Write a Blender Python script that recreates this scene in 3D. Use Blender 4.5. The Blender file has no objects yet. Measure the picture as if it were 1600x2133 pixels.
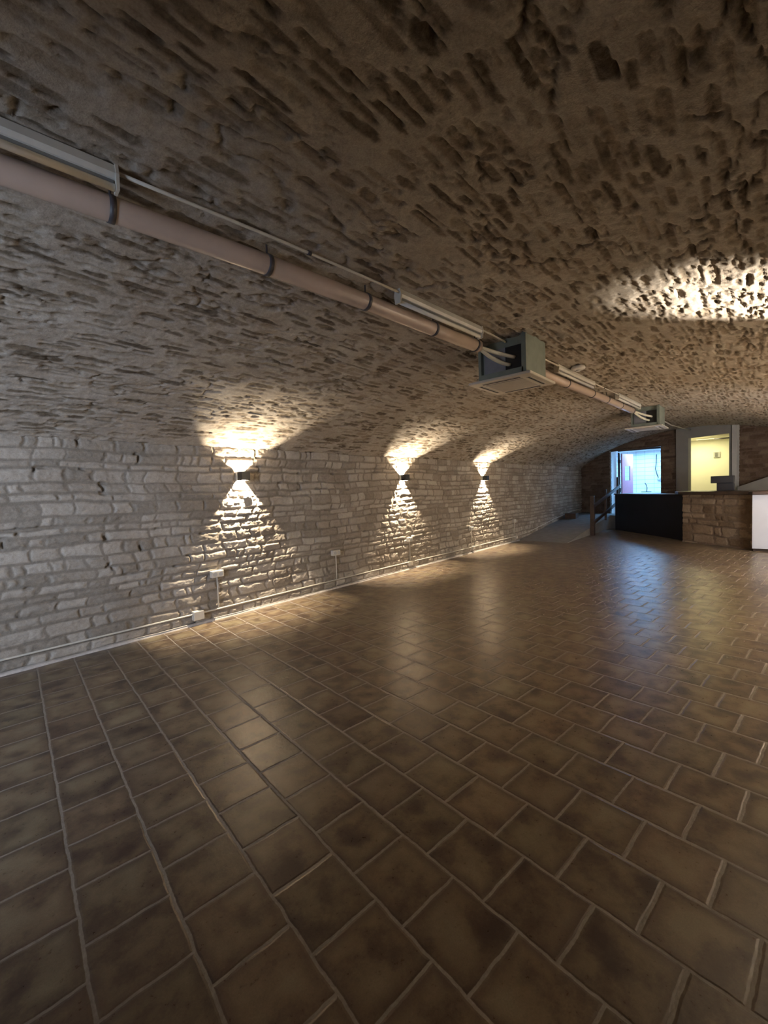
import bpy, bmesh, math, random
import numpy as np
from mathutils import Vector, Matrix

scene = bpy.context.scene
col = scene.collection
PI = math.pi

# ------------------------------------------------------------------ camera
F_PX, CAM_H = 876.4, 1.527
yaw, pitch, roll = math.radians(41.75), math.radians(-2.824), math.radians(-2.081)
fwd = Vector((math.cos(yaw)*math.cos(pitch), math.sin(yaw)*math.cos(pitch), math.sin(pitch)))
rgt = Vector((math.sin(yaw), -math.cos(yaw), 0))
upv = rgt.cross(fwd)
r2 = rgt*math.cos(roll) + upv*math.sin(roll)
u2 = -rgt*math.sin(roll) + upv*math.cos(roll)
cam = bpy.data.cameras.new('camera')
cam.sensor_fit = 'HORIZONTAL'; cam.sensor_width = 36; cam.lens = 36*F_PX/1600
cam.clip_start = 0.02; cam.clip_end = 100
camo = bpy.data.objects.new('camera', cam); col.objects.link(camo)
camo.matrix_world = Matrix(((r2.x, u2.x, -fwd.x, 0), (r2.y, u2.y, -fwd.y, 0), (r2.z, u2.z, -fwd.z, CAM_H), (0, 0, 0, 1)))
scene.camera = camo

# ------------------------------------------------------------------ world, exposure
w = bpy.data.worlds.new('world'); scene.world = w; w.use_nodes = True
w.node_tree.nodes['Background'].inputs[0].default_value = (0.5, 0.6, 0.8, 1)
w.node_tree.nodes['Background'].inputs[1].default_value = 0.02
vs = scene.view_settings
vs.view_transform = 'Standard'; vs.look = 'None'; vs.exposure = 2.08; vs.gamma = 1.0; vs.use_curve_mapping = False
try:
    scene.cycles.use_denoising = True
    scene.cycles.max_bounces = 8
    scene.cycles.diffuse_bounces = 6
    scene.cycles.sample_clamp_indirect = 4.0
except Exception:
    pass

# light levels
SCONCE_W = 120.0
SCONCE_COL = (1.0, 0.84, 0.62)
RIGHT_COL = (1.0, 0.90, 0.76)
SCONCES_LEFT = [(2.89, 1.79), (6.24, 1.77), (9.39, 1.76)]
SCONCES_RIGHT = [5.9, 8.4, 10.7]

def add_light(name, kind, loc, energy, color, aim=None, **kw):
    l = bpy.data.lights.new(name, kind); l.energy = energy; l.color = color
    for k, v in kw.items(): setattr(l, k, v)
    o = bpy.data.objects.new(name, l); col.objects.link(o); o.location = loc
    if aim is not None:
        o.rotation_euler = (Vector(aim)-Vector(loc)).to_track_quat('-Z', 'Y').to_euler()
    return o

# daylight falling in through the window behind the camera
add_light('daylight_window', 'AREA', (-2.85, 1.4, 1.6), 15.0, (0.66, 0.78, 1.0), aim=(0.8, 4.9, 1.5), shape='RECTANGLE', size=1.1, size_y=1.0, spread=math.radians(95))
# cool daylight in the tiled room behind the left doorway
add_light('tiled_room_light', 'AREA', (17.9, 3.2, 2.66), 28.0, (0.24, 0.55, 1.0), aim=(17.9, 3.2, 0), shape='RECTANGLE', size=0.9, size_y=1.2)
# warm lamp in the room behind the right doorway
add_light('cream_room_light', 'AREA', (16.4, 1.3, 2.78), 8.5, (1.0, 0.91, 0.50), aim=(16.4, 1.3, 0), shape='RECTANGLE', size=0.8, size_y=0.8)
# unseen cool fill, added on the right to brighten the bar's white panel
add_light('side_fill', 'AREA', (8.6, -1.5, 1.35), 15.0, (0.84, 0.90, 1.0), aim=(11.9, 0.1, 0.7), shape='RECTANGLE', size=0.8, size_y=1.2)
# wall spotlight further along the right-hand wall, washing the vault
vsp = add_light('vault_spotlight', 'SPOT', (4.75, -1.40, 2.0), 480.0, RIGHT_COL, aim=(4.38, -0.60, 2.68), spot_size=math.radians(33), spot_blend=0.5, shadow_soft_size=0.02)

vsp.scale = (1.65, 1.0, 1.0)   # an oval beam
# ------------------------------------------------------------------ numpy noise
class Noise:
    def __init__(s, seed): s.rng = np.random.RandomState(seed); s.t = s.rng.rand(256, 256)
    def at(s, u, v):
        iu = np.floor(u).astype(int); iv = np.floor(v).astype(int)
        fu = u-iu; fv = v-iv
        fu = fu*fu*(3-2*fu); fv = fv*fv*(3-2*fv)
        a = s.t[iu % 256, iv % 256]; b = s.t[(iu+1) % 256, iv % 256]
        c = s.t[iu % 256, (iv+1) % 256]; d = s.t[(iu+1) % 256, (iv+1) % 256]
        return (a*(1-fu)+b*fu)*(1-fv) + (c*(1-fu)+d*fu)*fv
    def fbm(s, u, v, n=4, g=0.5):
        r = 0; a = 1; t = 0
        for k in range(n):
            r = r + a*s.at(u*2**k+17.3*k, v*2**k+5.1*k); t += a; a *= g
        return r/t*2-1
def sstep(a, b, x):
    t = np.clip((x-a)/(b-a), 0, 1); return t*t*(3-2*t)

# ------------------------------------------------------------------ mesh helpers
def tag(o, label=None, cat=None, group=None, kind=None):
    if label: o['label'] = label
    if cat: o['category'] = cat
    if group: o['group'] = group
    if kind: o['kind'] = kind
    return o
def world_m(o):
    return (world_m(o.parent) @ o.matrix_parent_inverse @ o.matrix_basis) if o.parent else o.matrix_basis.copy()
def link_mesh(name, me, m, parent=None):
    o = bpy.data.objects.new(name, me); col.objects.link(o)
    if m: me.materials.append(m)
    if parent: o.parent = parent
    return o
def grid_mesh(name, P, keep=None, attrs=None, smooth=True, flip=False):
    n, m = P.shape[:2]
    idx = np.arange(n*m).reshape(n, m)
    q = np.stack([idx[:-1, :-1], idx[1:, :-1], idx[1:, 1:], idx[:-1, 1:]], -1)
    if flip: q = q[..., ::-1]
    if keep is not None: q = q[keep]
    q = q.reshape(-1, 4)
    me = bpy.data.meshes.new(name)
    me.vertices.add(n*m); me.vertices.foreach_set('co', P.reshape(-1).astype(np.float32))
    me.loops.add(len(q)*4); me.loops.foreach_set('vertex_index', q.reshape(-1).astype(np.int32))
    me.polygons.add(len(q)); me.polygons.foreach_set('loop_start', np.arange(0, len(q)*4, 4, dtype=np.int32))
    try: me.polygons.foreach_set('loop_total', np.full(len(q), 4, dtype=np.int32))
    except Exception: pass
    me.polygons.foreach_set('use_smooth', np.full(len(q), smooth))
    me.update(calc_edges=True)
    for k, v in (attrs or {}).items():
        a = me.attributes.new(k, 'FLOAT', 'POINT'); a.data.foreach_set('value', v.reshape(-1).astype(np.float32))
    return me

class MB:
    """collects shapes into one bmesh"""
    def __init__(s): s.bm = bmesh.new()
    def box(s, x0, x1, y0, y1, z0, z1, bevel=0, M=None, seg=2):
        b = bmesh.new()
        bmesh.ops.create_cube(b, size=1)
        bmesh.ops.scale(b, vec=(x1-x0, y1-y0, z1-z0), verts=b.verts)
        bmesh.ops.translate(b, vec=((x0+x1)/2, (y0+y1)/2, (z0+z1)/2), verts=b.verts)
        if bevel: bmesh.ops.bevel(b, geom=b.edges[:], offset=bevel, segments=seg, profile=0.5, affect='EDGES')
        if M: bmesh.ops.transform(b, matrix=M, verts=b.verts)
        return s._merge(b)
    def prism(s, pts, z0, z1, bevel=0):
        b = bmesh.new()
        lo = [b.verts.new((p[0], p[1], z0)) for p in pts]; hi = [b.verts.new((p[0], p[1], z1)) for p in pts]
        n = len(pts); b.faces.new(lo[::-1]); b.faces.new(hi)
        for i in range(n): b.faces.new((lo[i], lo[(i+1) % n], hi[(i+1) % n], hi[i]))
        bmesh.ops.recalc_face_normals(b, faces=b.faces)
        if bevel: bmesh.ops.bevel(b, geom=b.edges[:], offset=bevel, segments=2, profile=0.5, affect='EDGES')
        return s._merge(b)
    def extrude(s, prof, a, bvec, up=(0, 0, 1)):
        """profile [(side, height)] swept from a to bvec"""
        a = Vector(a); e = Vector(bvec); d = (e-a).normalized(); side = d.cross(Vector(up)).normalized(); u = side.cross(d)
        b = bmesh.new(); n = len(prof)
        A = [b.verts.new(a+side*p[0]+u*p[1]) for p in prof]; B = [b.verts.new(e+side*p[0]+u*p[1]) for p in prof]
        b.faces.new(A); b.faces.new(B[::-1])
        for i in range(n): b.faces.new((A[i], B[i], B[(i+1) % n], A[(i+1) % n]))
        bmesh.ops.recalc_face_normals(b, faces=b.faces)
        return s._merge(b)
    def tube(s, pts, r, n=16, cap=True, smooth=True):
        pts = [Vector(p) for p in pts]; b = bmesh.new(); rings = []
        ref = Vector((0, 0, 1))
        for i, p in enumerate(pts):
            d = (pts[min(i+1, len(pts)-1)]-pts[max(i-1, 0)]).normalized()
            rf = ref if abs(d.dot(ref)) < 0.95 else Vector((1, 0, 0))
            a = d.cross(rf).normalized(); c = a.cross(d)
            rr = r[i] if isinstance(r, (list, tuple)) else r
            rings.append([b.verts.new(p+a*math.cos(2*PI*k/n)*rr+c*math.sin(2*PI*k/n)*rr) for k in range(n)])
        for i in range(len(rings)-1):
            for k in range(n):
                f = b.faces.new((rings[i][k], rings[i][(k+1) % n], rings[i+1][(k+1) % n], rings[i+1][k])); f.smooth = smooth
        if cap: b.faces.new(rings[0][::-1]); b.faces.new(rings[-1])
        bmesh.ops.recalc_face_normals(b, faces=b.faces)
        return s._merge(b)
    def lathe(s, prof, centre, n=32):
        b = bmesh.new(); rings = []
        for (r, z) in prof:
            rings.append([b.verts.new((centre[0]+r*math.cos(2*PI*k/n), centre[1]+r*math.sin(2*PI*k/n), centre[2]+z)) for k in range(n)])
        for i in range(len(rings)-1):
            for k in range(n):
                f = b.faces.new((rings[i][k], rings[i][(k+1) % n], rings[i+1][(k+1) % n], rings[i+1][k])); f.smooth = True
        b.faces.new(rings[0]); b.faces.new(rings[-1][::-1])
        bmesh.ops.recalc_face_normals(b, faces=b.faces)
        return s._merge(b)
    def _merge(s, b):
        me = bpy.data.meshes.new('tmp'); b.to_mesh(me); b.free(); s.bm.from_mesh(me); bpy.data.meshes.remove(me); return s
    def build(s, name, m, parent=None):
        me = bpy.data.meshes.new(name); s.bm.to_mesh(me); s.bm.free()
        if parent is not None:
            # world-space geometry is brought into the parent's frame
            me.transform(world_m(parent).inverted())
        return link_mesh(name, me, m, parent)
def empty(name, loc, rotz=0, **kw):
    o = bpy.data.objects.new(name, None); col.objects.link(o)
    o.matrix_world = Matrix.Translation(loc) @ Matrix.Rotation(rotz, 4, 'Z')
    o.empty_display_size = 0.1
    return tag(o, **kw) if kw else o
def local(o):  # build in the local frame instead of world coordinates
    return o
def copy_tree(o, parent=None):
    c = o.copy(); col.objects.link(c)
    if parent: c.parent = parent
    for ch in list(o.children): copy_tree(ch, c)
    return c

# ------------------------------------------------------------------ materials
def new_mat(name):
    m = bpy.data.materials.new(name); m.use_nodes = True
    nt = m.node_tree; return m, nt, nt.nodes['Principled BSDF']
def node(nt, t, **kw):
    n = nt.nodes.new(t)
    for k, v in kw.items(): setattr(n, k, v)
    return n
def math_n(nt, op, a, b=None, c=None, clamp=False):
    n = nt.nodes.new('ShaderNodeMath'); n.operation = op; n.use_clamp = clamp
    for i, v in enumerate((a, b, c)):
        if v is None: continue
        if isinstance(v, (int, float)): n.inputs[i].default_value = v
        else: nt.links.new(v, n.inputs[i])
    return n.outputs[0]
def mixc(nt, f, a, b, mode='MIX'):
    n = nt.nodes.new('ShaderNodeMix'); n.data_type = 'RGBA'; n.blend_type = mode
    for s, v in ((n.inputs[0], f), (n.inputs[6], a), (n.inputs[7], b)):
        if isinstance(v, (int, float)): s.default_value = v
        elif isinstance(v, tuple): s.default_value = v if len(v) == 4 else (*v, 1)
        else: nt.links.new(v, s)
    return n.outputs[2]
def noise_n(nt, vec, scale, detail=4, rough=0.55, dist=0.0):
    n = nt.nodes.new('ShaderNodeTexNoise'); n.inputs['Scale'].default_value = scale
    n.inputs['Detail'].default_value = detail; n.inputs['Roughness'].default_value = rough; n.inputs['Distortion'].default_value = dist
    if vec is not None: nt.links.new(vec, n.inputs['Vector'])
    return n.outputs['Fac']
def ramp(nt, f, stops):
    n = nt.nodes.new('ShaderNodeValToRGB'); e = n.color_ramp.elements
    while len(e) < len(stops): e.new(0.5)
    for el, (p, c) in zip(e, stops): el.position = p; el.color = (*c, 1)
    nt.links.new(f, n.inputs[0]); return n.outputs[0]
def maprange(nt, f, a, b, c=0.0, d=1.0, smooth=True):
    n = nt.nodes.new('ShaderNodeMapRange'); n.interpolation_type = 'SMOOTHSTEP' if smooth else 'LINEAR'
    nt.links.new(f, n.inputs[0])
    for i, v in enumerate((a, b, c, d)): n.inputs[i+1].default_value = v
    return n.outputs[0]
def bump(nt, bsdf, h, strength, dist):
    n = nt.nodes.new('ShaderNodeBump'); n.inputs['Strength'].default_value = strength; n.inputs['Distance'].default_value = dist
    nt.links.new(h, n.inputs['Height']); nt.links.new(n.outputs[0], bsdf.inputs['Normal'])
def simple(name, color, rough=0.5, metal=0.0, var=0.12, scale=12.0, bmp=0.0, spec=0.5):
    m, nt, b = new_mat(name)
    tc = node(nt, 'ShaderNodeTexCoord').outputs['Object']
    n = noise_n(nt, tc, scale)
    d = tuple(c*(1-var) for c in color); l = tuple(min(1, c*(1+var)) for c in color)
    nt.links.new(ramp(nt, n, [(0.3, d), (0.7, l)]), b.inputs['Base Color'])
    b.inputs['Roughness'].default_value = rough; b.inputs['Metallic'].default_value = metal
    b.inputs['Specular IOR Level'].default_value = spec
    if bmp: bump(nt, b, noise_n(nt, tc, scale*6), bmp, 0.002)
    return m
def stone_mat(name, stone_lo, stone_mid, stone_hi, mortar, bd=0.007):
    m, nt, b = new_mat(name)
    tc = node(nt, 'ShaderNodeTexCoord').outputs['Object']
    tone = node(nt, 'ShaderNodeAttribute', attribute_name='tone').outputs['Fac']
    mask = node(nt, 'ShaderNodeAttribute', attribute_name='mask').outputs['Fac']
    n1 = noise_n(nt, tc, 2.3, 4); n2 = noise_n(nt, tc, 26, 6, 0.65); n3 = noise_n(nt, tc, 110, 4, 0.7)
    t = math_n(nt, 'ADD', math_n(nt, 'MULTIPLY', tone, 0.5), math_n(nt, 'MULTIPLY', n2, 0.5))
    sc = ramp(nt, t, [(0.22, stone_lo), (0.5, stone_mid), (0.8, stone_hi)])
    mc = ramp(nt, n2, [(0.3, tuple(c*0.85 for c in mortar)), (0.7, tuple(min(1, c*1.12) for c in mortar))])
    base = mixc(nt, mask, mc, sc)
    base = mixc(nt, 1.0, base, ramp(nt, n1, [(0.3, (0.80, 0.76, 0.72)), (0.7, (1.0, 1.0, 1.0))]), 'MULTIPLY')
    base = mixc(nt, 0.6, base, ramp(nt, n3, [(0.3, (0.62, 0.60, 0.58)), (0.6, (1.0, 1.0, 1.0))]), 'MULTIPLY')
    nt.links.new(base, b.inputs['Base Color'])
    b.inputs['Roughness'].default_value = 0.92; b.inputs['Specular IOR Level'].default_value = 0.15
    h = math_n(nt, 'ADD', math_n(nt, 'MULTIPLY', n2, 1.0), math_n(nt, 'MULTIPLY', n3, 0.35))
    bump(nt, b, h, 0.8, bd)
    return m
M_WALL = stone_mat('wall_stone', (0.29, 0.258, 0.215), (0.42, 0.378, 0.322), (0.52, 0.48, 0.42), (0.27, 0.238, 0.198))
M_VAULT = stone_mat('vault_rubble', (0.12, 0.095, 0.068), (0.27, 0.225, 0.17), (0.42, 0.37, 0.30), (0.46, 0.415, 0.355))
M_COUNTER = stone_mat('counter_stone', (0.16, 0.11, 0.07), (0.27, 0.20, 0.14), (0.38, 0.30, 0.22), (0.20, 0.15, 0.11))
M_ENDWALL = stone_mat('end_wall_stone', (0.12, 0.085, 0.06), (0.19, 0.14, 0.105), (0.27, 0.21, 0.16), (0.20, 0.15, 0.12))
M_BLACK = simple('matte_black', (0.012, 0.012, 0.014), 0.45)
M_BLACKPANEL = simple('black_panel', (0.010, 0.010, 0.016), 0.4, var=0.3, scale=3)
M_DARKWOOD = simple('dark_wood', (0.045, 0.026, 0.018), 0.45, var=0.35, scale=9)
M_BROWNWOOD = simple('brown_wood', (0.06, 0.035, 0.022), 0.6, var=0.3)
M_WHITE = simple('white_enamel', (0.62, 0.61, 0.56), 0.35, var=0.05)
M_TUBE = simple('lamp_tube_glass', (0.80, 0.79, 0.74), 0.2, var=0.03)
M_GROOVE = simple('grey_groove', (0.16, 0.16, 0.15), 0.6)
M_PLASTIC = simple('cream_plastic', (0.62, 0.58, 0.50), 0.4, var=0.05)
M_SOCKET = simple('socket_insert', (0.45, 0.45, 0.44), 0.35, var=0.05)
M_PIPE = simple('beige_pipe', (0.50, 0.40, 0.335), 0.26, var=0.10, scale=3)
M_CLAMP = simple('grey_clamp', (0.055, 0.05, 0.055), 0.5)
M_CREAMFOAM = simple('cream_insulation', (0.66, 0.62, 0.50), 0.7, var=0.08)
M_STEEL = simple('galvanised_steel', (0.20, 0.23, 0.20), 0.55, metal=0.15, var=0.10)
M_GREYBLUE = simple('grey_foam_sheet', (0.22, 0.23, 0.26), 0.7)
M_DARK = simple('cavity_shade', (0.01, 0.01, 0.01), 0.8)  # near-black colour standing in for shade in casing opening and louvre slots
M_COPPER = simple('copper', (0.45, 0.20, 0.10), 0.4, metal=0.8)
M_ACWHITE = simple('cream_panel', (0.58, 0.53, 0.45), 0.4, var=0.04)
M_ACGRILLE = simple('grille_grey', (0.42, 0.39, 0.35), 0.6, var=0.05)
M_PLASTER = simple('grey_plaster', (0.33, 0.33, 0.32), 0.85, var=0.06, scale=3)
M_PLASTERW = simple('white_plaster', (0.72, 0.72, 0.70), 0.85, var=0.05, scale=3, bmp=0.2)
M_CREAMWALL = simple('cream_wall', (0.80, 0.78, 0.66), 0.9, var=0.03, scale=2)
M_WHITEPANEL = simple('white_panel', (0.56, 0.60, 0.70), 0.5, var=0.05, scale=2)
M_LILAC = simple('lilac_paint', (0.62, 0.27, 0.36), 0.5, var=0.04)
M_SKIRT = simple('pale_mortar', (0.50, 0.46, 0.42), 0.8, var=0.2, scale=20)
M_RAMP = simple('concrete', (0.22, 0.21, 0.20), 0.75, var=0.15, scale=6, bmp=0.3)
M_GLASS, _nt, _b = new_mat('window_glass')
_b.inputs['Transmission Weight'].default_value = 0.9; _b.inputs['Roughness'].default_value = 0.05; _b.inputs['Base Color'].default_value = (0.8, 0.9, 1, 1)

def lamp_emit():
    m, nt, b = new_mat('lamp_lens')
    b.inputs['Emission Color'].default_value = (1.0, 0.85, 0.6, 1); b.inputs['Emission Strength'].default_value = 30
    return m
M_LENS = lamp_emit()
def tile_white():
    m, nt, b = new_mat('white_wall_tiles')
    tc = node(nt, 'ShaderNodeTexCoord').outputs['Object']
    mp = node(nt, 'ShaderNodeMapping'); nt.links.new(tc, mp.inputs[0]); mp.inputs['Rotation'].default_value = (PI/2, 0, PI/2)
    sp = node(nt, 'ShaderNodeSeparateXYZ'); nt.links.new(tc, sp.inputs[0])
    fy = math_n(nt, 'FRACT', math_n(nt, 'MULTIPLY', sp.outputs['Y'], 1/0.30)); fz = math_n(nt, 'FRACT', math_n(nt, 'MULTIPLY', sp.outputs['Z'], 1/0.16))
    ly = math_n(nt, 'GREATER_THAN', fy, 0.035); lz = math_n(nt, 'GREATER_THAN', fz, 0.07)
    g = math_n(nt, 'MULTIPLY', ly, lz)
    nt.links.new(mixc(nt, g, (0.34, 0.42, 0.46), (0.82, 0.84, 0.84)), b.inputs['Base Color'])
    b.inputs['Roughness'].default_value = 0.35
    return m
M_TILEW = tile_white()

def floor_mat():
    m, nt, b = new_mat('terracotta_tiles')
    uv = node(nt, 'ShaderNodeUVMap', uv_map='tile').outputs[0]
    tc = node(nt, 'ShaderNodeTexCoord').outputs['Object']
    sp = node(nt, 'ShaderNodeSeparateXYZ'); nt.links.new(uv, sp.inputs[0])
    wob = noise_n(nt, tc, 9, 3); wob2 = noise_n(nt, tc, 45, 3)
    wv = math_n(nt, 'MULTIPLY', math_n(nt, 'SUBTRACT', wob, 0.5), 0.06)
    wv = math_n(nt, 'ADD', wv, math_n(nt, 'MULTIPLY', math_n(nt, 'SUBTRACT', wob2, 0.5), 0.008))
    v = math_n(nt, 'ADD', sp.outputs['X'], wv)
    u0 = math_n(nt, 'ADD', sp.outputs['Y'], wv)
    row = math_n(nt, 'FLOOR', v)
    par = math_n(nt, 'FLOORED_MODULO', row, 2.0)
    u = math_n(nt, 'ADD', u0, math_n(nt, 'MULTIPLY', par, 0.5))
    cc = math_n(nt, 'FLOOR', u)
    fv = math_n(nt, 'SUBTRACT', v, row); fu = math_n(nt, 'SUBTRACT', u, cc)
    def edge(f): return math_n(nt, 'MINIMUM', f, math_n(nt, 'SUBTRACT', 1.0, f))
    ev, eu = edge(fv), edge(fu)
    e = math_n(nt, 'MINIMUM', ev, eu)
    idv = node(nt, 'ShaderNodeCombineXYZ'); nt.links.new(row, idv.inputs[0]); nt.links.new(cc, idv.inputs[1])
    wn = node(nt, 'ShaderNodeTexWhiteNoise', noise_dimensions='2D'); nt.links.new(idv.outputs[0], wn.inputs['Vector'])
    rnd = wn.outputs['Value']; rcol = wn.outputs['Color']
    # per tile offset of the mottling
    off = node(nt, 'ShaderNodeVectorMath', operation='MULTIPLY_ADD')
    nt.links.new(rcol, off.inputs[0]); off.inputs[1].default_value = (40, 40, 40); nt.links.new(uv, off.inputs[2])
    mott = noise_n(nt, off.outputs[0], 1.9, 2, 0.45); fine = noise_n(nt, off.outputs[0], 14, 5, 0.65); grain = noise_n(nt, tc, 160, 3, 0.7)
    # flamed darker rims, stronger in some corners than in others
    rim = maprange(nt, e, 0.02, 0.22, 1.0, 0.0)
    rimf = math_n(nt, 'MULTIPLY', rim, maprange(nt, mott, 0.40, 0.62, 0.0, 1.0))
    t = math_n(nt, 'ADD', math_n(nt, 'MULTIPLY', mott, 0.80), math_n(nt, 'MULTIPLY', fine, 0.20))
    cl = ramp(nt, t, [(0.32, (0.072, 0.048, 0.038)), (0.43, (0.13, 0.094, 0.065)), (0.52, (0.205, 0.160, 0.105)), (0.66, (0.26, 0.220, 0.150))])
    cl = mixc(nt, math_n(nt, 'MULTIPLY', rimf, 0.70), cl, (0.085, 0.048, 0.038))
    tint = ramp(nt, rnd, [(0.0, (0.78, 0.72, 0.70)), (0.35, (1.0, 0.94, 0.88)), (0.7, (0.92, 0.92, 0.86)), (1.0, (1.08, 1.0, 0.94))])
    cl = mixc(nt, 1.0, cl, tint, 'MULTIPLY')
    cl = mixc(nt, 0.35, cl, ramp(nt, grain, [(0.35, (0.6, 0.58, 0.55)), (0.65, (1.05, 1.05, 1.0))]), 'MULTIPLY')
    gm = maprange(nt, e, 0.015, 0.024, 1.0, 0.0)
    gc = ramp(nt, fine, [(0.3, (0.22, 0.192, 0.158)), (0.7, (0.35, 0.312, 0.265))])
    nt.links.new(mixc(nt, gm, cl, gc), b.inputs['Base Color'])
    rg = math_n(nt, 'ADD', math_n(nt, 'MULTIPLY', fine, 0.22), 0.20)
    rgm = math_n(nt, 'ADD', rg, math_n(nt, 'MULTIPLY', gm, 0.35))
    nt.links.new(rgm, b.inputs['Roughness'])
    b.inputs['Specular IOR Level'].default_value = 0.5
    h = math_n(nt, 'MULTIPLY', maprange(nt, e, 0.014, 0.05), 1.0)
    h = math_n(nt, 'ADD', h, math_n(nt, 'MULTIPLY', fine, 0.55))
    h = math_n(nt, 'ADD', h, math_n(nt, 'MULTIPLY', mott, 0.5))
    h = math_n(nt, 'ADD', h, math_n(nt, 'MULTIPLY', math_n(nt, 'MULTIPLY', fu, rnd), 0.5))
    bump(nt, b, h, 0.5, 0.003)
    return m
M_FLOOR = floor_mat()

# ------------------------------------------------------------------ shell: geometry of the vault
YW, YR, ZS = 5.07, -1.67, 2.157          # left wall, right wall, springing height
VR, VY, VT = 6.67, 1.70, 3.07            # radius, axis, crown height
def vault_z(y): return VT-VR+math.sqrt(VR*VR-(y-VY)**2)
def end_x(y): return 14.565+0.5*y        # the slanting end wall

def xspace(xs):  # [(x0, x1, step)]
    out = []
    for a, b_, st in xs: out.append(np.arange(a, b_, st))
    return np.concatenate(out+[np.array([xs[-1][1]])])

def ashlar(U, V, seed, hmin=0.07, hmax=0.145, lmin=0.12, lmax=0.42, vmax=3.0, gap=0.014, amp=1.0):
    """coursed stone: displacement, stone mask, tone"""
    nz = Noise(seed); rng = np.random.RandomState(seed)
    Vw = V + 0.036*nz.fbm(U*0.9, V*1.2+3, 3) + 0.012*nz.fbm(U*7, V*9, 3)
    rows = [-0.2]
    while rows[-1] < vmax: rows.append(rows[-1]+rng.uniform(hmin, hmax))
    rows = np.array(rows)
    ri = np.clip(np.searchsorted(rows, Vw, side='right')-1, 0, len(rows)-2)
    dv = np.minimum(Vw-rows[ri], rows[ri+1]-Vw)
    du = np.full(U.shape, 9.0); sid = np.zeros(U.shape, int); tilt = np.zeros(U.shape); off = np.zeros(U.shape); tone = np.zeros(U.shape)
    umin, umax = U.min()-1, U.max()+1
    Uw = U + 0.030*nz.fbm(U*5+9, V*7, 3)
    for r in range(len(rows)-1):
        m = ri == r
        if not m.any(): continue
        ed = [umin]
        while ed[-1] < umax: ed.append(ed[-1]+rng.uniform(lmin, lmax)*(1 if rng.rand() > 0.25 else 0.55))
        ed = np.array(ed); uu = Uw[m] + 0.02*np.sin((Vw[m]-rows[r])*40+r)*0.5
        k = np.clip(np.searchsorted(ed, uu, side='right')-1, 0, len(ed)-2)
        du[m] = np.minimum(uu-ed[k], ed[k+1]-uu)
        rt = rng.rand(len(ed)); ro = rng.rand(len(ed)); rr = rng.uniform(-1, 1, (len(ed), 2))
        tone[m] = rt[k]; off[m] = ro[k]
        tilt[m] = rr[k, 0]*(uu-(ed[k]+ed[k+1])/2)*0.05 + rr[k, 1]*(Vw[m]-(rows[r]+rows[r+1])/2)*0.15
        sid[m] = k+r*977
    gv = gap*(0.55+0.9*nz.at(U*3, V*3)); gu = gap*(0.5+1.0*nz.at(U*4+50, V*4))
    dist = np.minimum(dv/gv, du/gu)
    # joints smeared shut by mortar here and there
    smear = sstep(0.62, 0.80, nz.at(U*1.6+31, V*4+7))
    mask = sstep(0.45, 1.25, dist)
    prof = sstep(0.35, 2.3, dist)
    d = prof*(0.009+0.008*off*amp) + tilt*prof*0.6
    d = np.where(smear > 0, np.maximum(d, smear*0.008), d)
    rough = 0.0105*nz.fbm(U*11, V*20, 4, 0.6) + 0.0042*nz.fbm(U*38, V*52, 3)
    d = d + rough*(0.35+0.65*mask)*amp + 0.010*nz.fbm(U*1.3, V*1.7, 2)
    holes = sstep(0.86, 0.93, nz.at(U*6+11, V*7+77))*(1-mask)
    d = d - holes*0.03
    return d, mask*(1-0.6*smear*(1-mask)), tone

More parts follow.
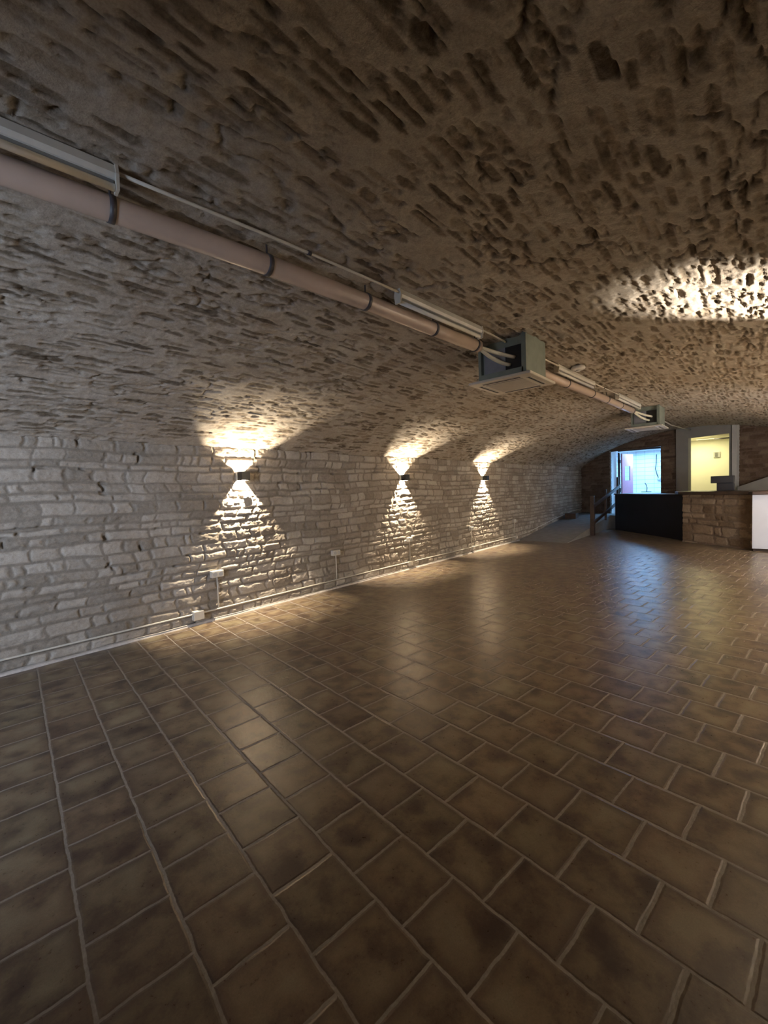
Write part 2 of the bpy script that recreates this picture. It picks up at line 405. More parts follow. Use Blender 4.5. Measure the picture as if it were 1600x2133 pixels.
def rubble(U, V, seed, umin, umax, vmin, vmax):
    """rubble vault smeared with mortar; long dark stones show through"""
    nz = Noise(seed); rng = np.random.RandomState(seed)
    Vw = V + 0.045*nz.fbm(U*1.1, V*1.3, 3) + 0.012*nz.fbm(U*7, V*9, 2)
    Uw = U + 0.03*nz.fbm(U*5, V*9+40, 3)
    rows = [vmin-0.2]
    while rows[-1] < vmax+0.2: rows.append(rows[-1]+rng.uniform(0.045, 0.088))
    rows = np.array(rows)
    ri = np.clip(np.searchsorted(rows, Vw, side='right')-1, 0, len(rows)-2)
    disp = 0.014*nz.fbm(U*2.2, V*3.5, 3) + 0.0065*nz.fbm(U*13, V*24, 4, 0.62)
    ridge = sstep(0.10, 0.0, np.abs(nz.fbm(U*3.2+60, V*9+13, 3, 0.55)))*sstep(0.42, 0.66, nz.at(U*2.1+90, V*4.3+8))
    pits = sstep(0.24, 0.46, nz.fbm(U*6.5+33, V*20+71, 4, 0.6))
    mask = np.zeros(U.shape); tone = np.zeros(U.shape); crack = np.zeros(U.shape)
    n1 = nz.fbm(U*10, V*22, 4, 0.6)
    for r in range(len(rows)-1):
        m = ri == r
        if not m.any(): continue
        ed = [umin-1]
        while ed[-1] < umax+1: ed.append(ed[-1]+rng.uniform(0.15, 0.44))
        ed = np.array(ed); uu = Uw[m]; vv = Vw[m]
        k = np.clip(np.searchsorted(ed, uu, side='right')-1, 0, len(ed)-2)
        L = ed[k+1]-ed[k]; h = rows[r+1]-rows[r]
        sh = rng.rand(len(ed)); show = sh[k]
        sx = rng.uniform(0.30, 0.47, len(ed))[k]; sy = rng.uniform(0.24, 0.44, len(ed))[k]; rt = rng.rand(len(ed))
        a = np.abs((uu-(ed[k]+ed[k+1])/2)/L)/sx; b = (vv-(rows[r]+rows[r+1])/2)/h/sy
        rr = (a**3.2+np.abs(b)**2.6) + n1[m]*0.75
        e = sstep(1.05, 0.62, rr)*sstep(0.30, 0.55, show+0.25*nz.at(uu*0.8, vv*0.8))
        mask[m] = e; tone[m] = rt[k]
        side = np.where(rng.rand(len(ed))[k] > 0.25, 1, -1)
        c = sstep(0.30, 0.0, np.abs(b*side+1.0+0.25*n1[m]))*sstep(1.25, 0.7, a)*sstep(0.35, 0.6, show)*sstep(-0.1, 0.35, nz.fbm(uu*3+5, vv*7, 2)+0.15)
        crack[m] = c
    disp = disp - mask*(0.004+0.006*tone) - crack*0.022 - ridge*0.015 - pits*0.009 + mask*(0.008*nz.fbm(U*22, V*40, 3))
    return disp, np.clip(mask+crack+0.7*ridge+0.55*pits, 0, 1), tone*(1-crack)*(1-0.6*ridge)*(1-0.5*pits)

# left wall
xs = xspace([(-3.2, -0.2, 0.03), (-0.2, 5.0, 0.0085), (5.0, 9.0, 0.013), (9.0, 17.3, 0.022)])
zs = np.arange(-0.02, 2.24, 0.0085)
U, V = np.meshgrid(xs, zs, indexing='ij')
d, mask, tone = ashlar(U, V, 7)
P = np.stack([U, YW+0.022-d, V], -1)
tag(link_mesh('wall_left', grid_mesh('wall_left', P, attrs={'mask': mask, 'tone': tone}, flip=False), M_WALL), kind='structure')

# right wall (beyond the frame)
xs2 = np.arange(-3.2, 14.2, 0.04); zs2 = np.arange(-0.02, 2.24, 0.03)
U, V = np.meshgrid(xs2, zs2, indexing='ij')
d, mask, tone = ashlar(U, V, 19)
P = np.stack([U, YR-0.022+d, V], -1)
tag(link_mesh('wall_right', grid_mesh('wall_right', P, attrs={'mask': mask, 'tone': tone}, flip=True), M_WALL), kind='structure')

# vault
hmax = math.asin((YW-VY)/VR)
th_l = math.radians(90)
ss = np.concatenate([np.arange(-VR*hmax-0.01, -1.9, 0.03), np.arange(-1.9, VR*hmax+0.02, 0.0115)])
xs = xspace([(-3.2, -0.25, 0.04), (-0.25, 4.5, 0.0105), (4.5, 9.0, 0.016), (9.0, 17.25, 0.028)])
U, V = np.meshgrid(xs, ss, indexing='ij')
d, mask, tone = rubble(U, V, 23, -3.2, 17.3, -4, 4)
ang = V/VR; rad = VR-d+0.0
Yv = VY+rad*np.sin(ang); Zv = VT-VR+rad*np.cos(ang)
Xe = 14.565+0.5*(VY+VR*np.sin(ang))+0.06
Xv = np.where(U > 11, 11+(U-11)*(Xe-11)/(17.25-11), U)
tag(link_mesh('ceiling', grid_mesh('ceiling', np.stack([Xv, Yv, Zv], -1), attrs={'mask': mask, 'tone': tone}, flip=True), M_VAULT), kind='structure')

# end wall, slanting; doorways and the plastered bay are left out of the stone mesh
ey = np.arange(-1.75, 5.12, 0.02); ez = np.arange(-0.02, 3.12, 0.02)
Yg, Zg = np.meshgrid(ey, ez, indexing='ij')
DOOR_L = (2.31, 3.92, 2.62)      # y0, y1, head
DOOR_R = (0.59, 1.54, 2.76)
BAY = (0.50, 1.86)               # plastered bay
d, mask, tone = ashlar(Yg*1.118, Zg, 41, gap=0.012)
nrm = np.array([-1, 0.5, 0])/math.sqrt(1.25)
P = np.stack([14.565+0.5*Yg, Yg, Zg], -1)+nrm*(d[..., None]-0.02)
yc = (Yg[:-1, :-1]+0.01); zc = (Zg[:-1, :-1]+0.01)
keep = ~((yc > DOOR_L[0]) & (yc < DOOR_L[1]) & (zc < DOOR_L[2])) & ~((yc > BAY[0]) & (yc < BAY[1]))
keep &= zc < (VT-VR+np.sqrt(VR*VR-(np.clip(yc, -1.7, 5.1)-VY)**2))+0.08
tag(link_mesh('wall_end', grid_mesh('wall_end', P, keep=keep, attrs={'mask': mask, 'tone': tone}, flip=True), M_ENDWALL), kind='structure')

# back wall with its window opening, behind the camera
mb = MB()
mb.box(-3.35, -3.15, YR-0.1, 0.6, -0.02, 3.2).box(-3.35, -3.15, 2.2, YW+0.1, -0.02, 3.2).box(-3.35, -3.15, 0.6, 2.2, -0.02, 0.95).box(-3.35, -3.15, 0.6, 2.2, 2.15, 3.2)
tag(mb.build('wall_back', M_PLASTERW), kind='structure')
mb = MB()
for a in ((0.6, 0.66), (1.37, 1.43), (2.14, 2.2)): mb.box(-3.22, -3.17, a[0], a[1], 0.95, 2.15)
mb.box(-3.22, -3.17, 0.6, 2.2, 0.95, 1.01).box(-3.22, -3.17, 0.6, 2.2, 2.09, 2.15)
wn = tag(mb.build('window_1', M_WHITE), kind='structure')

# floor
TU = 0.28; A = math.radians(83.3)
axv = (math.sin(A), math.cos(A)); ayv = (-math.cos(A), math.sin(A))
fx = np.linspace(-3.4, 18.5, 60); fy = np.linspace(-2.0, 5.3, 30)
U, V = np.meshgrid(fx, fy, indexing='ij')
fm = grid_mesh('floor', np.stack([U, V, U*0], -1), smooth=False)
uvl = fm.uv_layers.new(name='tile')
vi = np.empty(len(fm.loops), dtype=np.int32); fm.loops.foreach_get('vertex_index', vi)
px = U.reshape(-1)[vi]; py = V.reshape(-1)[vi]
tx = -4.347+(px*axv[0]+py*ayv[0])/TU; ty = -4.22+(px*axv[1]+py*ayv[1])/TU
uvl.data.foreach_set('uv', np.stack([tx, -ty/1.0109], -1).reshape(-1).astype(np.float32))
tag(link_mesh('floor', fm, M_FLOOR), kind='structure')

# pale mortar kerb along the foot of the left wall
mb = MB(); nzk = Noise(5)
kx = np.arange(-3.2, 11.4, 0.03)
prof = [(0, 0), (0, 1), (1, 1), (1, 0)]
Pk = []
for x in kx:
    n = float(nzk.fbm(np.array(x*3), np.array(0.3), 3)); 
    yy = YW-0.035-0.010*n; zz = 0.022+0.008*n
    Pk.append([(x, YW+0.01, zz), (x, yy+0.012, zz), (x, yy, zz*0.6), (x, yy-0.004, -0.002)])
tag(link_mesh('trim_1', grid_mesh('trim_1', np.array(Pk), smooth=True, flip=True), M_SKIRT), kind='structure')

# ramp and landing up to the left doorway
RY = 3.74
b = MB()
pts = [(11.35, 0.0), (12.2, 0.09), (13.95, 0.275), (15.85, 0.44), (17.3, 0.44)]
bm = bmesh.new()
top0 = [bm.verts.new((x, RY, z+0.002)) for x, z in pts]; top1 = [bm.verts.new((x, YW+0.05, z+0.002)) for x, z in pts]
bot0 = [bm.verts.new((x, RY, -0.01)) for x, z in pts]
for i in range(len(pts)-1):
    bm.faces.new((top0[i], top0[i+1], top1[i+1], top1[i])); bm.faces.new((bot0[i], bot0[i+1], top0[i+1], top0[i]))
bmesh.ops.recalc_face_normals(bm, faces=bm.faces)
me = bpy.data.meshes.new('ramp'); bm.to_mesh(me); bm.free()
tag(link_mesh('ramp', me, M_RAMP), kind='structure')
# landing in front of the doorway, running behind the black counter
mb = MB(); mb.prism([(15.55, RY-0.002), (15.2, 2.0), (19.9, 2.0), (19.9, 4.7), (17.32, 4.7), (16.9, RY-0.002)], 0.0, 0.44)
tag(mb.build('landing', M_RAMP), kind='structure')

# plastered bay around the right-hand doorway
def slab(mb, y0, y1, z0, z1, t=0.12, o=0.04):
    n = Vector((-1, 0.5, 0)).normalized()
    a = Vector((end_x(y0), y0, 0))+n*o; c = Vector((end_x(y1), y1, 0))+n*o
    a2 = a-n*t; c2 = c-n*t
    mb.prism([(a.x, a.y), (c.x, c.y), (c2.x, c2.y), (a2.x, a2.y)], z0, z1)
mb = MB()
slab(mb, DOOR_R[1], BAY[1], 0, 3.12); slab(mb, BAY[0], DOOR_R[0], 0, 3.12); slab(mb, DOOR_R[0], DOOR_R[1], DOOR_R[2], 3.12)
tag(mb.build('wall_bay', M_PLASTER), kind='structure')
mb = MB(); slab(mb, 0.40, 0.50, 0, 3.0, 0.2, 0.10)
tag(mb.build('trim_2', M_PLASTERW), kind='structure')

# room behind the right doorway
mb = MB()
mb.box(17.3, 17.4, -0.6, 3.0-0.9, 0, 2.9).box(15.75, 17.4, 1.90, 1.94, 0, 2.9).box(15.1, 17.4, -0.7, -0.6, 0, 2.9)
mb.prism([(end_x(-0.7)+0.15, -0.7), (17.4, -0.7), (17.4, 1.94), (end_x(1.94)+0.15, 1.94)], 2.82, 2.9)
tag(mb.build('wall_cream_room', M_CREAMWALL), kind='structure')

# tiled room behind the left doorway
mb = MB()
mb.box(19.0, 19.1, 2.0, 4.8, 0.44, 2.8).box(17.0, 19.1, 1.95, 2.05, 0.44, 2.8).box(17.4, 19.1, 4.7, 4.8, 0.44, 2.8)
tag(mb.build('wall_tiled_room', M_TILEW), kind='structure')
mb = MB(); mb.box(16.5, 19.1, 1.95, 4.8, 2.72, 2.8)
tag(mb.build('ceiling_tiled_room', M_PLASTERW), kind='structure')
# door reveal, white plaster, splayed on the left
mb = MB()
n = Vector((-1, 0.5, 0)).normalized()
a = Vector((end_x(3.92), 3.92, 0))+n*0.01
mb.prism([(a.x, a.y), (17.15, 3.88), (17.6, 4.1), (a.x+0.10, 4.0)], 0.44, 2.66)
bq = Vector((end_x(2.31), 2.31, 0))
mb.prism([(bq.x+0.02, bq.y), (bq.x+0.50, bq.y-0.02), (bq.x+1.4, 2.06), (bq.x+1.4, 1.98), (bq.x+0.3, 1.98)], 0.44, 2.66)
tag(mb.build('wall_reveal', M_PLASTERW), kind='structure')

# door_1: dark frame with a lilac leaf standing open
d1 = tag(empty('door_1', (17.0, 3.8, 0.44)), kind='structure')
mb = MB(); mb.box(17.00, 17.07, 3.74, 3.80, 0.44, 2.60); mb.box(17.0, 17.07, 2.4, 3.8, 2.64, 2.70)
mb.build('door_frame', M_DARKWOOD, d1)
mb = MB(); mb.box(16.98, 17.03, 3.71, 3.80, 2.22, 2.34).box(16.98, 17.03, 3.71, 3.80, 1.18, 1.34)
mb.build('hinge', M_BLACK, d1)
leafM = Matrix.Translation((17.1, 3.72, 0)) @ Matrix.Rotation(math.radians(-12), 4, 'Z')
mb = MB()
mb.box(0, 0.85, -0.04, 0, 0.46, 1.60, M=leafM).box(0, 0.85, -0.04, 0, 2.12, 2.56, M=leafM).box(0, 0.22, -0.04, 0, 1.6, 2.12, M=leafM).box(0.62, 0.85, -0.04, 0, 1.6, 2.12, M=leafM)
leaf = mb.build('door_leaf', M_LILAC, d1)
mb = MB(); mb.box(0.22, 0.62, -0.025, -0.015, 1.6, 2.12, M=leafM)
g = mb.build('window_pane', M_GLASS); g.data.transform(world_m(leaf).inverted()); g.parent = leaf

# ------------------------------------------------------------------ counters
def L2(a, b_, t): return (a[0]+(b_[0]-a[0])*t, a[1]+(b_[1]-a[1])*t)
def thick(a, b_, t):
    d_ = Vector((b_[0]-a[0], b_[1]-a[1])).normalized(); n_ = Vector((-d_.y, d_.x))
    if n_.x < 0: n_ = -n_
    return [a, b_, (b_[0]+n_.x*t, b_[1]+n_.y*t), (a[0]+n_.x*t, a[1]+n_.y*t)]
P1, P2, P3 = (15.25, 3.50), (13.05, 1.46), (11.86, 0.12)
P2s = (12.75, 1.42)
bc = empty('bar_counter', (14.1, 2.4, 0), label='tall black bar counter section in front of the bright blue doorway', cat='counter')
MB().prism(thick(P1, P2, 0.45), 0.0, 1.14, 0.006).build('front_panel', M_BLACKPANEL, bc)
MB().prism(thick((P1[0]+0.03, P1[1]+0.05), P2, 0.5), 1.14, 1.175, 0.008).build('countertop', M_DARKWOOD, bc)
# rubble faced counter
sc_ = empty('stone_counter', (12.3, 0.8, 0), label='brown stone-faced bar counter between black section and white panel', cat='counter')
Lc = math.hypot(P2s[0]-P3[0], P2s[1]-P3[1]); su = np.arange(0, Lc+0.015, 0.015); sz = np.arange(0, 1.18, 0.015)
U, V = np.meshgrid(su, sz, indexing='ij')
d, mask, tone = ashlar(U, V, 77, hmin=0.12, hmax=0.24, lmin=0.15, lmax=0.55, gap=0.016)
dirx, diry = (P3[0]-P2s[0])/Lc, (P3[1]-P2s[1])/Lc
nx, ny = diry, -dirx
if nx > 0: nx, ny = -nx, -ny
P = np.stack([P2s[0]+U*dirx+nx*(d-0.02), P2s[1]+U*diry+ny*(d-0.02), V], -1)
me = grid_mesh('stone_facing', P, attrs={'mask': mask, 'tone': tone}, flip=True); me.transform(world_m(sc_).inverted())
link_mesh('stone_facing', me, M_COUNTER, sc_)
MB().prism(thick((P2s[0]-nx*0.02, P2s[1]-ny*0.02), (P3[0]-nx*0.02, P3[1]-ny*0.02), 0.45), 0, 1.176).build('counter_body', M_COUNTER, sc_)
bt = MB().prism([(13.12, 1.62), (12.68, 1.50), (11.72, 0.16), (11.45, 0.10), (11.45, -1.0), (12.2, -1.0), (12.25, 0.0), (12.8, 0.38), (13.4, 0.38), (13.4, 1.3)], 1.18, 1.25, 0.01).build('wooden_worktop', M_DARKWOOD)
tag(bt, 'long dark wooden bar top running over the stone counter and white panel', 'worktop')
wc = empty('bar_cabinet', (11.8, -0.4, 0), label='white front panel at the right end of the bar, against the frame edge', cat='cabinet')
MB().box(11.56, 11.83, -1.0, 0.10, 0.06, 1.176, 0.004).build('front_panel', M_WHITEPANEL, wc)
MB().box(11.62, 11.83, -1.0, 0.08, 0.0, 0.06).build('plinth', M_BROWNWOOD, wc)
# till on the bar top in front of the cream doorway
def onbar(yx, X): return yx*X
tl = empty('cash_register', (13.0, 0.65, 1.25), label='dark boxy till silhouetted in the lower corner of the cream doorway', cat='till')
MB().box(12.9, 13.25, 0.43, 0.76, 1.252, 1.43, 0.006).build('base', M_BLACKPANEL, tl)
MB().box(12.86, 13.2, 0.43, 0.87, 1.43, 1.60, 0.006).build('body', M_BLACKPANEL, tl)
# plastered sloping stair flank behind the bar on the right
bm = bmesh.new()
def spt(y, z, o): 
    return (end_x(y)-0.35+o, y, z)
f1 = [bm.verts.new(spt(y, z, 0)) for y, z in ((0.42, 0.0), (0.42, 1.30), (-1.6, 2.12), (-1.6, 0.0))]
f2 = [bm.verts.new(spt(y, z, 0.3)) for y, z in ((0.42, 0.0), (0.42, 1.30), (-1.6, 2.12), (-1.6, 0.0))]
bm.faces.new(f1); bm.faces.new(f2[::-1])
for i in range(4): bm.faces.new((f1[i], f2[i], f2[(i+1) % 4], f1[(i+1) % 4]))
bmesh.ops.recalc_face_normals(bm, faces=bm.faces)
me = bpy.data.meshes.new('stair_flank'); bm.to_mesh(me); bm.free()
tag(link_mesh('stair_flank', me, M_PLASTER), kind='structure')

# ------------------------------------------------------------------ railing on the ramp
rl = empty('railing', (13.35, 3.66, 0), label='dark timber railing with posts and two sloping rails beside the ramp', cat='railing')
def post(x, y, z0, z1, s=0.045):
    MB().box(x-s, x+s, y-s, y+s, z0, z1, 0.006).build('post', M_DARKWOOD, rl)
post(13.35, 3.665, 0.0, 1.17, 0.055); post(14.7, 3.645, 0.35, 1.33, 0.03); post(16.2, 3.63, 0.44, 1.72, 0.035)
for (a, c) in (((13.30, 0.40), (16.2, 0.92)), ((13.30, 0.88), (16.2, 1.42))):
    MB().extrude([(-0.02, -0.045), (0.02, -0.045), (0.02, 0.045), (-0.02, 0.045)], (a[0]-0.1, 3.60, a[1]-0.02), (c[0], 3.56, c[1])).build('rail', M_DARKWOOD, rl)
bx = MB().box(14.9, 15.2, 4.62, 4.98, 0.36, 0.54, 0.006).build('step_block', M_BROWNWOOD)
tag(bx, 'small dark brown wooden block on the ramp against the left wall', 'block')

# ------------------------------------------------------------------ wall sconces
RIGHT_GAIN = 6.0  # unseen right-hand sconces, boosted to lift the room's ambient bounce
def make_sconce(loc, side, label, group):
    """side=+1 for the left wall (box projects towards -y)"""
    X, Y, Z = loc
    s = empty('wall_sconce', (X, Y, Z), label=label, cat='wall light', group=group)
    sg = -1 if side > 0 else 1
    def yr(a_, b_): return (min(Y+sg*a_, Y+sg*b_), max(Y+sg*a_, Y+sg*b_))
    mb = MB(); t = 0.005; hw = 0.058; hh = 0.056; D0, D1 = 0.018, 0.130
    mb.box(X-hw, X+hw, *yr(D1-t, D1), Z-hh, Z+hh)
    mb.box(X-hw, X-hw+t, *yr(D0, D1-t), Z-hh, Z+hh).box(X+hw-t, X+hw, *yr(D0, D1-t), Z-hh, Z+hh)
    mb.build('housing', M_BLACK, s)
    MB().box(X-hw, X-hw+t, *yr(-0.03, D0), Z-hh, Z+hh).box(X+hw-t, X+hw, *yr(-0.03, D0), Z-hh, Z+hh).box(X-hw+t, X+hw-t, *yr(-0.03, -0.006), Z-0.04, Z+0.04).build('mounting_plate', M_PLASTIC, s)
    yl = Y+sg*0.075
    for up, zo in ((1, 0.014), (-1, 0.014)):
        tilt = -0.05 if up > 0 else -0.32
        l = add_light('sconce_beam', 'SPOT', (X, yl, Z+zo), (SCONCE_W*0.27 if up > 0 else SCONCE_W*0.95)*(1 if side > 0 else RIGHT_GAIN), SCONCE_COL if side > 0 else RIGHT_COL, aim=(X, yl+sg*tilt, Z+zo+up), spot_size=math.radians(158 if up > 0 else 112), spot_blend=0.85, shadow_soft_size=0.004)
        l.parent = s; l.matrix_parent_inverse = world_m(s).inverted()
    return s
wl = ['black box sconce with up and down beams, nearest on the left wall',
      'black box sconce with up and down beams, middle one on the left wall',
      'black box sconce with up and down beams, farthest on the left wall']
for (X, Z), lb in zip(SCONCES_LEFT, wl):
    make_sconce((X, YW, Z), 1, lb, 'sconces on the left wall')
for X, wd in zip(SCONCES_RIGHT, ('nearest the camera', 'in the middle of the row', 'nearest the bar')):
    make_sconce((X, YR, 1.78), -1, 'unseen black box sconce on the right-hand wall, '+wd, 'unseen sconces on the right wall')
# spotlight fitting for the beam on the vault
sp = empty('wall_spotlight', (4.80, YR, 1.9), label='small black adjustable spotlight fixed to the right-hand wall', cat='spotlight')
MB().box(4.74, 4.86, YR-0.02, YR+0.04, 1.84, 1.96, 0.005).build('mounting_plate', M_BLACK, sp)
MB().tube([(4.80, YR+0.03, 1.9), (4.80, -1.52, 1.91)], 0.012).build('arm', M_BLACK, sp)
MB().tube([(4.81, -1.53, 1.88), (4.765, -1.43, 1.97)], [0.035, 0.045], 20).build('lamp_head', M_BLACK, sp)

# small white switch under the first sconce
YW_ = YW; YW = YW+0.018
sw = empty('wall_switch', (2.96, YW-0.01, 1.54), label='small white square switch on stones under the nearest sconce', cat='switch')
MB().box(2.92, 3.0, YW-0.035, YW+0.01, 1.50, 1.58, 0.006).build('plate', M_PLASTIC, sw)
MB().box(2.94, 2.98, YW-0.042, YW-0.034, 1.52, 1.56, 0.004).build('rocker', M_WHITE, sw)

YW = YW_
# ------------------------------------------------------------------ conduit and sockets along the left wall
yc_ = YW-0.022
pts = [(x, yc_+0.004*math.sin(x*2.1), 0.138+0.004*math.sin(x*1.3+1)) for x in np.arange(-3.1, 11.2, 0.25)]
mc = MB().tube(pts, 0.010, 10).build('conduit', M_PLASTIC)
tag(mc, 'long cream conduit running low along the foot of the left wall', 'conduit')
mc = MB().tube([(11.2, yc_, 0.14), (12.2, yc_, 0.20), (14.0, yc_, 0.40), (15.8, yc_, 0.56), (17.0, yc_, 0.60)], 0.009, 8).build('conduit', M_PLASTIC)
tag(mc, 'thin conduit climbing along the left wall above the ramp', 'conduit')
SK = [(2.48, 2, 'white double socket under the left edge of the nearest sconce beam'),
      (4.46, 2, 'white double socket on the wall midway between nearest and middle sconces'),
      (6.37, 1, 'white socket box directly below the middle sconce'),
      (8.72, 1, 'white socket box on the wall just before the farthest sconce'),
      (11.05, 1, 'white socket box on the wall just before the ramp starts')]
for X, n_, lb in SK:
    Z = 0.575; hw = 0.078 if n_ == 2 else 0.065
    s = empty('wall_socket', (X, YW, Z), label=lb, cat='socket', group='sockets along the left wall')
    MB().box(X-hw, X+hw, YW-0.055, YW+0.01, Z-0.042, Z+0.042, 0.008).build('socket_box', M_PLASTIC, s)
    for k in range(n_):
        cx = X+(k-(n_-1)/2)*0.074
        mb = MB(); mb.tube([(cx, YW-0.056, Z), (cx, YW-0.060, Z)], 0.027, 20)
        mb.build('socket_insert', M_SOCKET, s)
    tag(MB().tube([(X, yc_, Z-0.04), (X+0.003, yc_, 0.35), (X, yc_, 0.148)], 0.008, 8).build('conduit', M_PLASTIC), 'short upright conduit below the '+lb[6:].replace(' on the wall', ''), 'conduit', 'upright conduits below the sockets')
for X, w_, lb in ((2.22, 0.065, 'grey square junction box on conduit left of the nearest sconce'), (6.37, 0.05, 'square junction box on conduit below the middle sconce'), (8.78, 0.045, 'square junction box on conduit near the farthest sconce'), (11.15, 0.045, 'square junction box on conduit at the foot of the ramp')):
    Z = 0.115
    s = empty('junction_box', (X, YW, Z), label=lb, cat='junction box', group='junction boxes on the wall conduit')
    MB().box(X-w_, X+w_, YW-0.05, YW+0.01, Z-w_*0.85, Z+w_*0.85, 0.006).build('box', M_PLASTIC, s)
    MB().box(X-w_*0.92, X+w_*0.92, YW-0.057, YW-0.049, Z-w_*0.78, Z+w_*0.78, 0.003).build('lid', M_PLASTIC, s)

# ------------------------------------------------------------------ pipe under the vault
PA = [(-1.6, 2.50, 2.90), (-0.3, 2.42, 2.912), (0.728, 2.321, 2.921), (1.529, 2.243, 2.928), (2.327, 2.185, 2.933), (3.139, 2.145, 2.934), (3.86, 2.106, 2.938)]
PBp = [(4.55, 2.08, 2.94), (6.257, 2.021, 2.942), (7.229, 1.977, 2.944), (7.96, 1.945, 2.946), (8.79, 1.918, 2.946), (9.66, 1.885, 2.948)]
def interp(P_, x):
    for a, c in zip(P_, P_[1:]):
        if x <= c[0]: 
            t = (x-a[0])/(c[0]-a[0]); return Vector(a).lerp(Vector(c), t)
    return Vector(P_[-1])
def pipe(P_, clamps, label):
    o = empty('ceiling_pipe', P_[0], label=label, cat='pipe', group=None)
    MB().tube(P_, 0.058, 32).build('pipe', M_PIPE, o)
    for x in clamps:
        p = interp(P_, x); q = interp(P_, x+0.02); dd = (q-p).normalized()
        mb = MB(); mb.tube([p-dd*0.014, p+dd*0.014], 0.0625, 32)
        mb.tube([p+Vector((0, 0, 0.055)), p+Vector((0, 0, 0.12))], 0.006, 8)
        mb.build('pipe_clamp', M_CLAMP, o)
    return o
pipe(PA, (-0.6, 0.72, 1.529, 2.327, 3.139, 3.80), 'long beige pipe under the vault, stretch nearest the camera')
pipe(PBp, (6.2, 7.229, 7.96, 8.79, 9.6), 'beige pipe under the vault between the two air conditioning units')

# thin white cable conduit between the lamps
def vz(y): return vault_z(y)
def off_line(P_, x, dy, dz): 
    p = interp(P_, x); y = p.y+dy; return Vector((x, y, vz(y)+dz))
def cond(x0, x1, P_, dy, label, clips=()):
    pts = [off_line(P_, x, dy, -0.035) for x in np.linspace(x0, x1, 8)]
    o = empty('ceiling_conduit', pts[0], label=label, cat='conduit')
    MB().tube(pts, 0.009, 10).build('tube', M_PLASTIC, o)
    for x in clips:
        p = off_line(P_, x, dy, -0.035); MB().tube([p-Vector((0.012, 0, 0)), p+Vector((0.012, 0, 0))], 0.014, 10).build('clip', M_CLAMP, o)
cond(0.70, 2.56, PA, -0.13, 'thin white conduit on the vault between the two nearest battens', (1.74,))
cond(3.70, 4.2, PA, -0.13, 'short conduit from second batten to near air conditioner')
cond(4.55, 5.55, PBp, -0.14, 'short white conduit leaving the near air conditioner towards third batten')
cond(6.95, 8.2, PBp, -0.13, 'thin conduit between the two farthest battens', (7.4,))

# fluorescent battens
def batten(x0, x1, P_, dy, label):
    a = off_line(P_, x0, dy, -0.045); c = off_line(P_, x1, dy, -0.045); dd = (c-a).normalized()
    o = empty('lamp_batten', a, label=label, cat='batten light', group='fluorescent battens along the ceiling pipe')
    k = (c-a).normalized()*0.01
    MB().extrude([(-0.020, 0.04), (-0.032, -0.002), (-0.022, -0.022), (0.022, -0.022), (0.032, -0.002), (0.020, 0.04)], a+k, c-k).build('housing', M_WHITE, o)
    t0 = a+k*1.5+Vector((0, 0, -0.050)); t1 = c-k*1.5+Vector((0, 0, -0.050))
    MB().tube([t0, t1], 0.0165, 16).build('lamp_tube', M_TUBE, o)
    MB().extrude([(-0.010, -0.036), (0.010, -0.036), (0.010, -0.022), (-0.010, -0.022)], a+k*2, c-k*2).build('groove', M_GROOVE, o)
    for q, s_ in ((a, 1), (c, -1)):
        MB().extrude([(-0.024, 0.045), (-0.036, -0.002), (-0.026, -0.068), (0.026, -0.068), (0.036, -0.002), (0.024, 0.045)], q, q+k*s_*1.3).build('end_cap', M_PLASTIC, o)
batten(-0.55, 0.72, PA, -0.115, 'white fluorescent batten beside the pipe, cut by left photo edge')
batten(2.55, 3.72, PA, -0.115, 'white fluorescent batten just before the near air conditioning unit')
batten(5.55, 6.95, PBp, -0.115, 'white fluorescent batten just beyond the near air conditioning unit')
batten(8.15, 9.66, PBp, -0.115, 'white fluorescent batten ending at the far air conditioning unit')

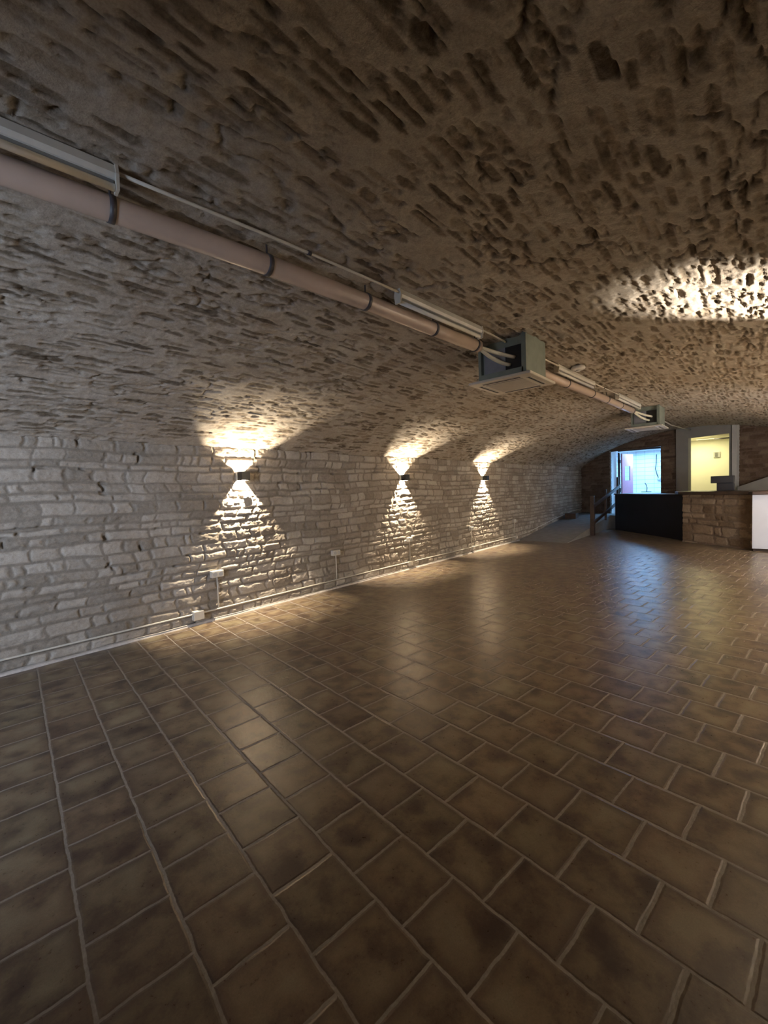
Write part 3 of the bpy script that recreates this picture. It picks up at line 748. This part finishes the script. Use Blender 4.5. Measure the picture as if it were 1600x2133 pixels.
# ------------------------------------------------------------------ cassette air conditioners
def ac(x0, y0, x1, y1, zp, label, pend):
    """plate spans x0..x1, y0..y1 at height zp"""
    cx, cy = (x0+x1)/2, (y0+y1)/2
    o = empty('air_conditioner', (cx, cy, zp), label=label, cat='air conditioner', group=None)
    px_, py_ = 0.13, 0.075
    bx0, bx1, by0, by1 = x0+0.0+0.02, x1-0.16, y0+0.05, y1-0.12
    zt = vz(cy)+0.02
    # body: steel shell; a dark sheet paints shade into the near opening
    mb = MB()
    mb.box(bx0+0.06, bx1, by0, by1, zp+0.035, zt)                      # core
    f = 0.03
    mb.box(bx0, bx0+0.06, by0, by0+f*1.6, zp+0.03, zt).box(bx0, bx0+0.06, by1-f, by1, zp+0.03, zt)
    mb.box(bx0, bx0+0.06, by0+f, by1-f, zp+0.03, zp+0.085)
    mb.build('casing', M_STEEL, o)
    MB().box(bx0+0.045, bx0+0.062, by0+0.24, by1-0.05, zp+0.085, zt-0.1).build('insulation_sheet', M_GREYBLUE, o)
    MB().box(bx0+0.050, bx0+0.063, by0+0.06, by0+0.24, zp+0.085, zt-0.10).build('recess_shade', M_DARK, o)
    mb = MB(); zf = zp
    mb.box(x0, x1, y0, y1, zf, zf+0.03, 0.010, seg=3)
    mb.build('face_plate', M_ACWHITE, o)
    m = 0.14
    MB().box(x0+m, x1-m, y0+m, y1-m, zf-0.006, zf+0.002, 0.003).build('intake_grille', M_ACGRILLE, o)
    for (a0, a1, b0, b1) in ((x0+0.055, x0+0.10, y0+m, y1-m), (x1-0.10, x1-0.055, y0+m, y1-m), (x0+m, x1-m, y0+0.055, y0+0.10), (x0+m, x1-m, y1-0.10, y1-0.055)):
        mb = MB(); mb.box(a0, a1, b0, b1, zf-0.004, zf+0.001)
        lv = mb.build('louvre', M_ACGRILLE, o)
        if a1-a0 < b1-b0: c_ = (a0+a1)/2; mb2 = MB().box(c_-0.006, c_+0.006, b0, b1, zf-0.007, zf-0.003)
        else: c_ = (b0+b1)/2; mb2 = MB().box(a0, a1, c_-0.006, c_+0.006, zf-0.007, zf-0.003)
        mb2.build('louvre_slot', M_DARK, lv)
    return (bx0, by0, by1, zt)
acs = [((4.16, 1.70, 4.86, 2.40, 2.65), 'grey-cased ceiling cassette air conditioner with cream face plate, near unit', PA),
       ((10.15, 1.46, 10.95, 2.14, 2.65), 'small ceiling cassette air conditioner near the doorways, far unit', PBp)]
for (x0, y0, x1, y1, zp), lb, PP in acs:
    bx0, by0, by1, zt = ac(x0, y0, x1, y1, zp, lb, PP)
    e = Vector(PP[-1]); tgt = Vector((bx0+0.05, by0+0.14, 2.86)); tgt2 = Vector((bx0+0.05, by0+0.19, 2.79))
    o = empty('refrigerant_lines', e, label='cream insulated hose pair joining pipe to the '+('near' if x0 < 5 else 'far')+' air conditioner', cat='hose')
    for tg, sag in ((tgt, -0.02), (tgt2, -0.07)):
        c1 = e.lerp(tg, 0.45)+Vector((0, 0, sag)); pts = []
        for i in range(13):
            t = i/12; pts.append(e*(1-t)**2+c1*2*t*(1-t)+tg*t*t)
        MB().tube(pts, 0.019, 12).build('insulated_line', M_CREAMFOAM, o)
        MB().tube([tg-Vector((0.01, 0, 0)), tg+Vector((0.05, -0.01, -0.01))], 0.009, 8).build('copper_end', M_COPPER, o)

# smoke detector
sd = empty('smoke_detector', (5.95, 1.79, vz(1.79)-0.03), label='flat white round smoke detector on the vault beyond the near unit', cat='smoke detector')
sd_ = MB().lathe([(0.0001, 0.04), (0.085, 0.04), (0.09, 0.012), (0.08, 0.0), (0.05, -0.006), (0.0001, -0.008)], (5.95, 1.79, vz(1.79)-0.035)).build('detector_body', M_TUBE, sd)
MB().lathe([(0.0001, 0.012), (0.03, 0.012), (0.025, -0.004), (0.0001, -0.005)], (5.95, 1.79, vz(1.79)-0.052)).build('sensor_cap', M_WHITE, sd)
# loose cable from the far unit
pts = [(10.9, 1.72, 2.93), (12.0, 1.74, 2.98), (13.5, 1.74, 3.00), (14.6, 1.62, 3.0), (15.2, 1.50, 2.99)]
tag(MB().tube(pts, 0.014, 8).build('cable', M_PLASTIC), 'pale cable trailing along the ceiling from the far air conditioner', 'cable')

# ------------------------------------------------------------------ things in the two lit rooms
hs = empty('shower_hose', (18.95, 2.95, 1.6), label='thin dark hose hanging on white tiles in the blue-lit room', cat='hose')
MB().tube([(18.95, 2.92, 2.55), (18.94, 2.93, 2.2), (18.92, 2.95, 2.0), (18.93, 2.90, 1.80), (18.95, 2.86, 1.66)], 0.014, 8).build('hose', M_CLAMP, hs)
MB().box(18.93, 18.99, 2.80, 2.90, 1.57, 1.64, 0.008).build('hand_piece', M_SOCKET, hs)
tp = empty('water_tap', (18.6, 3.15, 1.2), label='dark curved tap standing in the blue-lit tiled room', cat='tap')
MB().tube([(18.7, 3.20, 1.15), (18.7, 3.19, 1.30), (18.7, 3.22, 1.42), (18.7, 3.26, 1.48)], 0.015, 8).build('spout', M_CLAMP, tp)
MB().box(18.68, 18.72, 3.05, 3.38, 1.13, 1.155).build('tap_base', M_CLAMP, tp)
sk = empty('wall_sink', (18.8, 3.2, 0.44), label='white wash trough against tiles in the blue-lit room', cat='sink')
MB().box(18.55, 18.99, 2.7, 3.7, 0.95, 1.12, 0.02).build('basin', M_WHITE, sk)
MB().box(18.7, 18.95, 3.1, 3.3, 0.44, 0.95).build('pedestal', M_WHITE, sk)
ps = empty('wall_thermostat', (17.28, 0.9, 2.1), label='small grey square control panel on the cream room wall', cat='control panel')
MB().box(17.26, 17.30, 0.93, 1.10, 2.22, 2.40, 0.005).build('plate', M_SOCKET, ps)
MB().box(17.25, 17.262, 0.99, 1.06, 2.24, 2.38).build('display', M_GROOVE, ps)
cr = empty('curtain_rail', (16.2, 0.8, 2.7), label='dark rail under the ceiling at the top of the cream doorway', cat='rail')
MB().box(16.2, 16.24, 0.62, 1.02, 2.72, 2.755).build('rail', M_CLAMP, cr)
MB().box(16.2, 16.22, 1.02, 1.45, 2.748, 2.757).build('track', M_ACGRILLE, cr)
